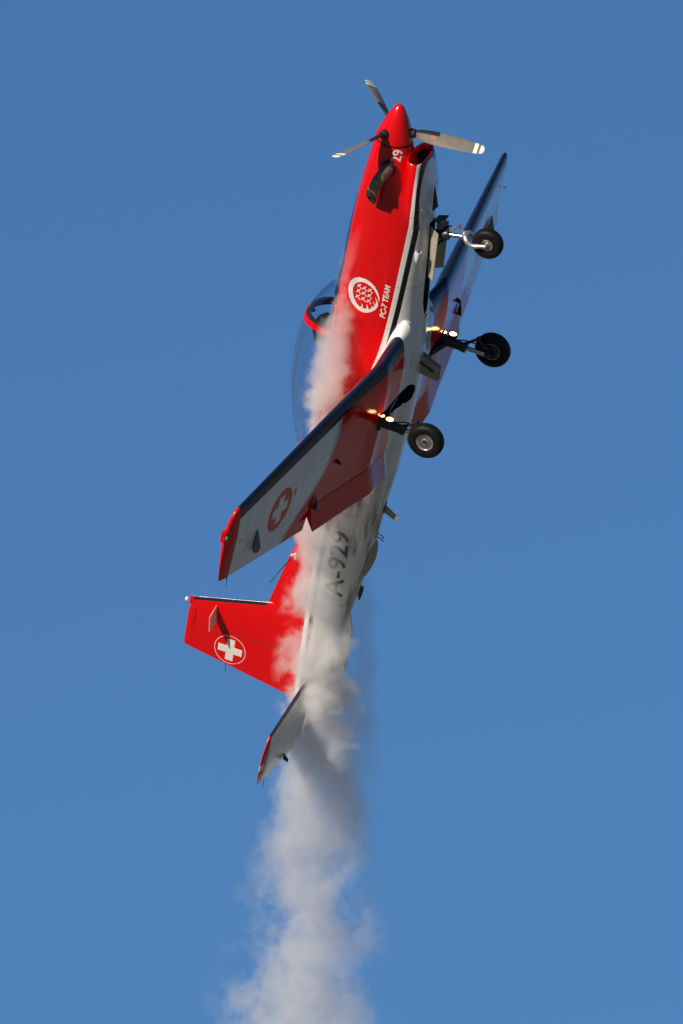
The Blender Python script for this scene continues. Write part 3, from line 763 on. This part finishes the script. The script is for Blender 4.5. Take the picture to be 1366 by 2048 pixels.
def main_gear(s):
    mg = bpy.data.objects.new('main_landing_gear', None); COL.objects.link(mg); mg.parent = air
    c = (3.97, s * 1.276, -1.443)
    wheel(c, .242, .165, .118, mg, s)
    y = 1.165 * s
    multi_tube('leg_cylinder', [([(3.98, y, -.66), (3.985, y, -.90), (4.0, y, -1.10)], [.075, .066, .06]), ([(3.99, y, -1.06), (4.0, y, -1.12)], .072), ([(3.86, y, -.74), (4.10, y, -.74)], .05)], M_GEARGREY, mg, 16)
    tube('piston', [(4.0, y, -1.10), (4.0, y, -1.42)], .033, M_STEEL, mg, 14)
    multi_tube('axle', [([(3.97, s * 1.12, -1.443), (3.97, s * 1.34, -1.443)], .026), ([(4.0, y, -1.38), (3.975, y, -1.47)], .045)], M_GEARGREY, mg, 12)
    multi_tube('torque_link', [([(3.95, y, -1.08), (3.81, y, -1.25)], .02), ([(3.81, y, -1.25), (3.94, y, -1.43)], .02), ([(3.81, y - .04, -1.25), (3.81, y + .04, -1.25)], .025)], M_GEARGREY, mg, 8)
    multi_tube('side_brace', [([(4.0, y, -.86), (4.02, .80 * s, -.74)], .038), ([(4.02, .80 * s, -.74), (4.03, .42 * s, -.72)], .03)], M_GEARGREY, mg, 10)
    lathe('brake_disc', [(0, .105), (.02 * s, .105), (.02 * s, .03), (0, .03)], (3.97, s * 1.20, -1.443), M_GEARGREY, mg, closed=True)
    hose = smooth_path([(3.93, y, -.95), (3.88, y * .99, -1.12), (3.90, y, -1.28), (3.95, y, -1.42)], 16)
    tube('brake_hose', hose, .009, M_BLACK, mg, 6)
    for (x, yy, z, r) in ((3.875, 1.18, -.777, .035), (3.875, 1.205, -.896, .049)):
        lp = lathe('landing_lamp', [(.11, .01), (.09, r * .7), (.03, r * 1.25), (-.004, r * 1.3), (-.004, r * 1.12), (.008, r * 1.05)], (x, s * yy, z), M_GEARGREY, mg, axis='x', seg=20)
        lathe('bulb', [(-.012, .0), (-.010, r * .5), (-.003, r * .85), (.005, r)], (x, s * yy, z), M_LAMP, lp, axis='x', seg=20)
    # wheel-bay door hanging by the centre line
    plate('bay_door', [(3.50, s * .05, -.80), (3.80, s * .05, -.85), (3.86, s * .03, -1.13), (3.655, s * .03, -1.125)], .016, M_DOOR, mg, .004)
    tube('door_rod', [(3.62, s * .07, -.84), (3.72, s * .06, -1.06)], .012, M_BLACK, mg, 8)
main_gear(1); main_gear(-1)

for c in [cockpit_cut, nose_cut] + wells: bpy.data.objects.remove(c)

# ------------------------------------------------------------------ lettering and emblem on the starboard side
def fus_bvh():
    me = fuselage.data
    return BVHTree.FromPolygons([q.co.copy() for q in me.vertices], [tuple(p.vertices) for p in me.polygons])
BV = fus_bvh()
def on_skin(bm, name, mat, side=1, lift=.004, step=.025):
    """bm holds (x, z) in .x/.z: cut into small cells and lay it on the fuselage skin."""
    xs_ = [q.co.x for q in bm.verts]; zs_ = [q.co.z for q in bm.verts]
    for ax, lo, hi in ((0, min(xs_), max(xs_)), (2, min(zs_), max(zs_))):
        k = lo + step
        while k < hi:
            co = [0, 0, 0]; co[ax] = k; no = [0, 0, 0]; no[ax] = 1
            bmesh.ops.bisect_plane(bm, geom=bm.verts[:] + bm.edges[:] + bm.faces[:], plane_co=co, plane_no=no); k += step
    for q in bm.verts:
        hit, nrm, i, d = BV.ray_cast(Vector((q.co.x, 2.0 * side, q.co.z)), Vector((0, -side, 0)))
        if hit: q.co = hit + Vector((0, side * lift, 0))
    bmesh.ops.triangulate(bm, faces=bm.faces[:])
    return finish(name, bm, mat, fuselage, sharp=89)
def text_bm(body, height, width, x_start, z_base, bold=.0, shear=0.0, side=1):
    """Text whose first letter starts at x_start; on the starboard side it reads towards the nose."""
    cu = bpy.data.curves.new('text', 'FONT'); cu.body = body; cu.size = 1; cu.offset = bold; cu.shear = shear; cu.resolution_u = 6
    tmp = bpy.data.objects.new('text', cu); COL.objects.link(tmp)
    dg = bpy.context.evaluated_depsgraph_get(); dg.update()
    me = bpy.data.meshes.new_from_object(tmp.evaluated_get(dg)); bpy.data.objects.remove(tmp)
    bm = bmesh.new(); bm.from_mesh(me)
    x0 = min(q.co.x for q in bm.verts); x1 = max(q.co.x for q in bm.verts); y0 = min(q.co.y for q in bm.verts); y1 = max(q.co.y for q in bm.verts)
    for q in bm.verts:
        u = (q.co.x - x0) / (x1 - x0) * width; w = (q.co.y - y0) / (y1 - y0) * height
        q.co = Vector((x_start - u * side, 0, z_base + w))
    return bm
on_skin(text_bm('A-929', .245, 1.08, 7.42, -.39, bold=.012), 'registration_lettering', M_LETTER)
on_skin(text_bm('PC-7 TEAM', .078, .50, 2.90, -.408, bold=.03, shear=.22), 'team_lettering', M_WLETTER)
on_skin(text_bm('29', .115, .150, .690, -.200, bold=.012), 'number_lettering', M_WLETTER)
CRES = [[2.6887, -0.2935], [2.6219, -0.2907], [2.5395, -0.2555], [2.4714, -0.1992], [2.4276, -0.1313], [2.4084, -0.0611], [2.4167, 0.0295], [2.4659, 0.1017], [2.539, 0.1458], [2.619, 0.1613], [2.6898, 0.1506], [2.7609, 0.1215], [2.8204, 0.0788], [2.8662, 0.0166], [2.8939, -0.0489], [2.8991, -0.111], [2.8849, -0.1701], [2.8483, -0.2259], [2.7996, -0.2675], [2.7453, -0.2868], [2.7057, -0.2838], [2.6658, -0.2624], [2.6171, -0.2275], [2.6693, -0.2526], [2.7085, -0.2567], [2.7383, -0.249], [2.7157, -0.2363], [2.6863, -0.2043], [2.7296, -0.2354], [2.7511, -0.2417], [2.7787, -0.2306], [2.7829, -0.219], [2.756, -0.2088], [2.794, -0.2066], [2.8199, -0.1909], [2.8314, -0.1681], [2.8024, -0.1637], [2.7797, -0.1511], [2.7647, -0.1323], [2.7961, -0.1432], [2.8231, -0.1436], [2.8414, -0.1206], [2.8442, -0.0935], [2.8153, -0.0891], [2.7916, -0.0793], [2.7731, -0.0643], [2.8071, -0.0737], [2.8289, -0.0697], [2.8371, -0.0464], [2.8065, 0.0011], [2.7436, 0.0536], [2.6726, 0.0827], [2.6147, 0.0915], [2.5486, 0.077], [2.4968, 0.0358], [2.4679, -0.0211], [2.4654, -0.082], [2.4866, -0.1464], [2.5248, -0.2012], [2.5768, -0.2458], [2.6345, -0.2742]]
PLN = [[2.54, 0.0047], [2.5465, -0.0728], [2.5529, -0.1504], [2.617, 0.0023], [2.6235, -0.0753], [2.6332, -0.1534], [2.7016, 0.0017], [2.707, -0.0788], [2.7135, -0.1564]]
bm = bmesh.new()
bm.faces.new([bm.verts.new((x, 0, z)) for x, z in CRES]); bm.normal_update()
bmesh.ops.triangulate(bm, faces=bm.faces[:], ngon_method='EAR_CLIP')
on_skin(bm, 'team_emblem', M_WLETTER)
def bar(bm, p, q, w0, w1):
    p, q = Vector(p), Vector(q); d = (q - p).normalized(); n = Vector((-d.y, d.x))
    pts = [p + n * w0, q + n * w1, q - n * w1, p - n * w0]
    bm.faces.new([bm.verts.new((a.x, 0, a.y)) for a in pts])
for (px_, pz_) in PLN:
    bm = bmesh.new(); c0 = Vector((px_, pz_)); fd = Vector((-.65, .76)); wd = Vector((-.755, -.655))
    bar(bm, c0 + fd * .030, c0 - fd * .046, .0065, .0035); bar(bm, c0 + fd * .006 + wd * .036, c0 + fd * .006, .006, .0085); bar(bm, c0 + fd * .006, c0 + fd * .006 - wd * .036, .0085, .006)
    bar(bm, c0 - fd * .040 + wd * .014, c0 - fd * .040 - wd * .014, .004, .004)
    on_skin(bm, 'emblem_aircraft', M_WLETTER, lift=.0045)

# ------------------------------------------------------------------ pilot in the front seat
pilot = bpy.data.objects.new('person', None); COL.objects.link(pilot); pilot.matrix_world = AIRCRAFT_MATRIX
pilot['label'] = 'person in a dark helmet sitting in the front cockpit under the red arch'; pilot['category'] = 'person'
J = {'pel': (3.50, 0, -.10), 'wai': (3.55, 0, .03), 'che': (3.60, 0, .22), 'nec': (3.60, 0, .36), 'hea': (3.575, 0, .44), 'cro': (3.565, 0, .55),
     'shl': (3.60, -.17, .28), 'ell': (3.50, -.24, .05), 'wrl': (3.30, -.20, -.02), 'hal': (3.24, -.18, -.02), 'shr': (3.60, .17, .28), 'elr': (3.48, .22, .05), 'wrr': (3.30, .08, -.02), 'har': (3.24, .05, .0),
     'hil': (3.46, -.10, -.12), 'knl': (3.10, -.13, -.04), 'anl': (2.95, -.11, -.33), 'fol': (2.85, -.11, -.34), 'hir': (3.46, .10, -.12), 'knr': (3.10, .13, -.04), 'anr': (2.95, .11, -.33), 'for': (2.85, .11, -.34)}
RD = dict(pel=.15, wai=.14, che=.155, nec=.06, hea=.085, cro=.08, shl=.075, ell=.05, wrl=.035, hal=.04, shr=.075, elr=.05, wrr=.035, har=.04, hil=.095, knl=.07, anl=.045, fol=.04, hir=.095, knr=.07, anr=.045)
RD['for'] = .04
ks = list(J); ED = [('pel', 'wai'), ('wai', 'che'), ('che', 'nec'), ('nec', 'hea'), ('hea', 'cro'), ('che', 'shl'), ('shl', 'ell'), ('ell', 'wrl'), ('wrl', 'hal'), ('che', 'shr'), ('shr', 'elr'), ('elr', 'wrr'), ('wrr', 'har'), ('pel', 'hil'), ('hil', 'knl'), ('knl', 'anl'), ('anl', 'fol'), ('pel', 'hir'), ('hir', 'knr'), ('knr', 'anr'), ('anr', 'for')]
me = bpy.data.meshes.new('body'); me.from_pydata([J[k] for k in ks], [(ks.index(a), ks.index(c)) for a, c in ED], [])
body = bpy.data.objects.new('body', me); COL.objects.link(body)
md = body.modifiers.new('skin', 'SKIN')
if not me.skin_vertices: me.skin_vertices.new() if hasattr(me.skin_vertices, 'new') else None
if me.skin_vertices:
    for k, svv in zip(ks, me.skin_vertices[0].data): svv.radius = (RD[k], RD[k]); svv.use_root = (k == 'pel')
body.modifiers.new('sub', 'SUBSURF').levels = 2; body.modifiers['sub'].render_levels = 2
dg = bpy.context.evaluated_depsgraph_get(); dg.update()
bme = bpy.data.meshes.new_from_object(body.evaluated_get(dg)); body.modifiers.clear(); body.data = bme; bme.materials.clear(); bme.materials.append(M_SUIT)
for p in bme.polygons: p.use_smooth = True
body.parent = pilot
bm = bmesh.new(); bmesh.ops.create_uvsphere(bm, u_segments=28, v_segments=18, radius=.135)
for q in bm.verts:
    if q.co.z < -.07: q.co.z = -.07 + (q.co.z + .07) * .5
    q.co = Vector((3.555 + q.co.x * 1.08, q.co.y * .95, .50 + q.co.z))
hel = finish('helmet', bm, M_HELMET, pilot)
rr = []
for a in np.linspace(-1.2, 1.2, 15):
    rr.append([(3.555 - .152 * math.cos(a) * k, .134 * math.sin(a) * k, z) for z, k in ((.535, 1.0), (.50, 1.03), (.455, 1.0))])
v, f = loft(rr, cap=False, closed=False); make('visor', v, f, simple('visor_tint', (.01, .01, .012), .06, coat=1), hel)

# ------------------------------------------------------------------ smoke: one plume from each exhaust, meeting behind the tail
def plume(label, pts, dens, seed):
    """pts: (x, y, z, radius) of the plume's core in aircraft coordinates; dens: (x, density per metre)."""
    X = [p[0] for p in pts]; C_ = lambda k, x: float(pchip(X, [p[k] for p in pts], x))
    rings = []
    xs_ = np.linspace(X[0], X[-1], 90)
    for x in xs_:
        cy_, cz_, r_ = C_(1, x), C_(2, x), C_(3, x) * 1.5 + .03
        rings.append([(x, cy_ + r_ * math.cos(a), cz_ + r_ * math.sin(a)) for a in np.linspace(0, 2 * math.pi, 28, endpoint=False)])
    v, f = loft(rings)
    m = bpy.data.materials.new('smoke'); m.use_nodes = True; nt = m.node_tree; nt.nodes.clear()
    vec, x, y, z = coords(nt)
    grid = np.linspace(X[0], X[-1], 24)
    dy = y - x.curve([(q, C_(1, q)) for q in grid]); dz = z - x.curve([(q, C_(2, q)) for q in grid]); rr_ = x.curve([(q, C_(3, q)) for q in grid])
    d = (dy * dy + dz * dz).sqrt() / rr_
    mp = nt.nodes.new('ShaderNodeMapping'); mp.inputs['Location'].default_value = (seed, seed * .7, seed * 1.3); nt.links.new(vec, mp.inputs[0])
    n1 = noise(nt, mp.outputs[0], 1.5, 2, .5, .3)          # big lumps
    n2 = noise(nt, mp.outputs[0], 4.6, 5, .66, .6)         # billows and wisps
    wild = x.smooth(9.8, 12.0) * .45 + 1          # the free plume breaks up more than the part that hugs the airframe
    e = (1 - d) + ((n1 - .5) * 2.7 + (n2 - .5) * 1.9) * wild
    den = e.smooth(.14, .54) * (1.45 - d).clamp() * x.curve(dens)
    pv = nt.nodes.new('ShaderNodeVolumePrincipled'); pv.inputs['Color'].default_value = (.985, .975, .955, 1)
    pv.inputs['Anisotropy'].default_value = .0
    nt.links.new(den.s, pv.inputs['Density'])
    ou = nt.nodes.new('ShaderNodeOutputMaterial'); nt.links.new(pv.outputs[0], ou.inputs['Volume'])
    ob = make('smoke', v, f, m, None)
    ob.matrix_world = AIRCRAFT_MATRIX
    ob['kind'] = 'stuff'; ob['label'] = label; ob['category'] = 'smoke'
    return ob
plume('white smoke streaming from the near exhaust along the fuselage and down behind the tail',
      [(1.55, .54, .10, .05), (2.04, .54, .20, .09), (2.63, .56, .19, .16), (3.22, .59, .16, .23), (3.89, .62, .13, .31), (4.50, .64, .13, .37), (5.34, .60, .05, .39), (6.28, .52, .03, .40), (6.98, .48, -.06, .43), (7.76, .43, -.18, .45), (8.57, .36, -.33, .48), (9.38, .28, -.45, .53), (10.13, .22, -.49, .58), (10.79, .18, -.54, .68), (11.58, .15, -.60, .78), (12.37, .12, -.68, .84), (13.17, .10, -.73, .92), (13.84, .10, -.70, 1.0), (14.47, .10, -.72, 1.08), (15.41, .10, -.85, 1.12), (19, .1, -1.3, 1.25)],
      [(1.55, 0), (2.0, .8), (2.6, 2.2), (3.2, 3.6), (4.5, 5.2), (6.3, 4.2), (7.2, 3.2), (7.7, 3.6), (8.6, 5.4), (9.6, 4.0), (10.5, 1.9), (12, 1.05), (15.5, .95), (17.5, 1.0), (19, 0)], 3.1)
plume('thin grey smoke from the far exhaust drifting past the belly side of the tail',
      [(5.6, -.5, -.2, .2), (6.6, -.42, -.34, .22), (7.58, -.34, -.44, .25), (8.17, -.33, -.56, .30), (8.93, -.33, -.68, .34), (9.69, -.30, -.78, .38), (10.6, -.25, -.85, .38), (11.6, -.2, -.95, .38)],
      [(5.6, 0), (6.6, .6), (7.6, 1.0), (9, 1.2), (10, .8), (11, .4), (11.6, 0)], 8.4)
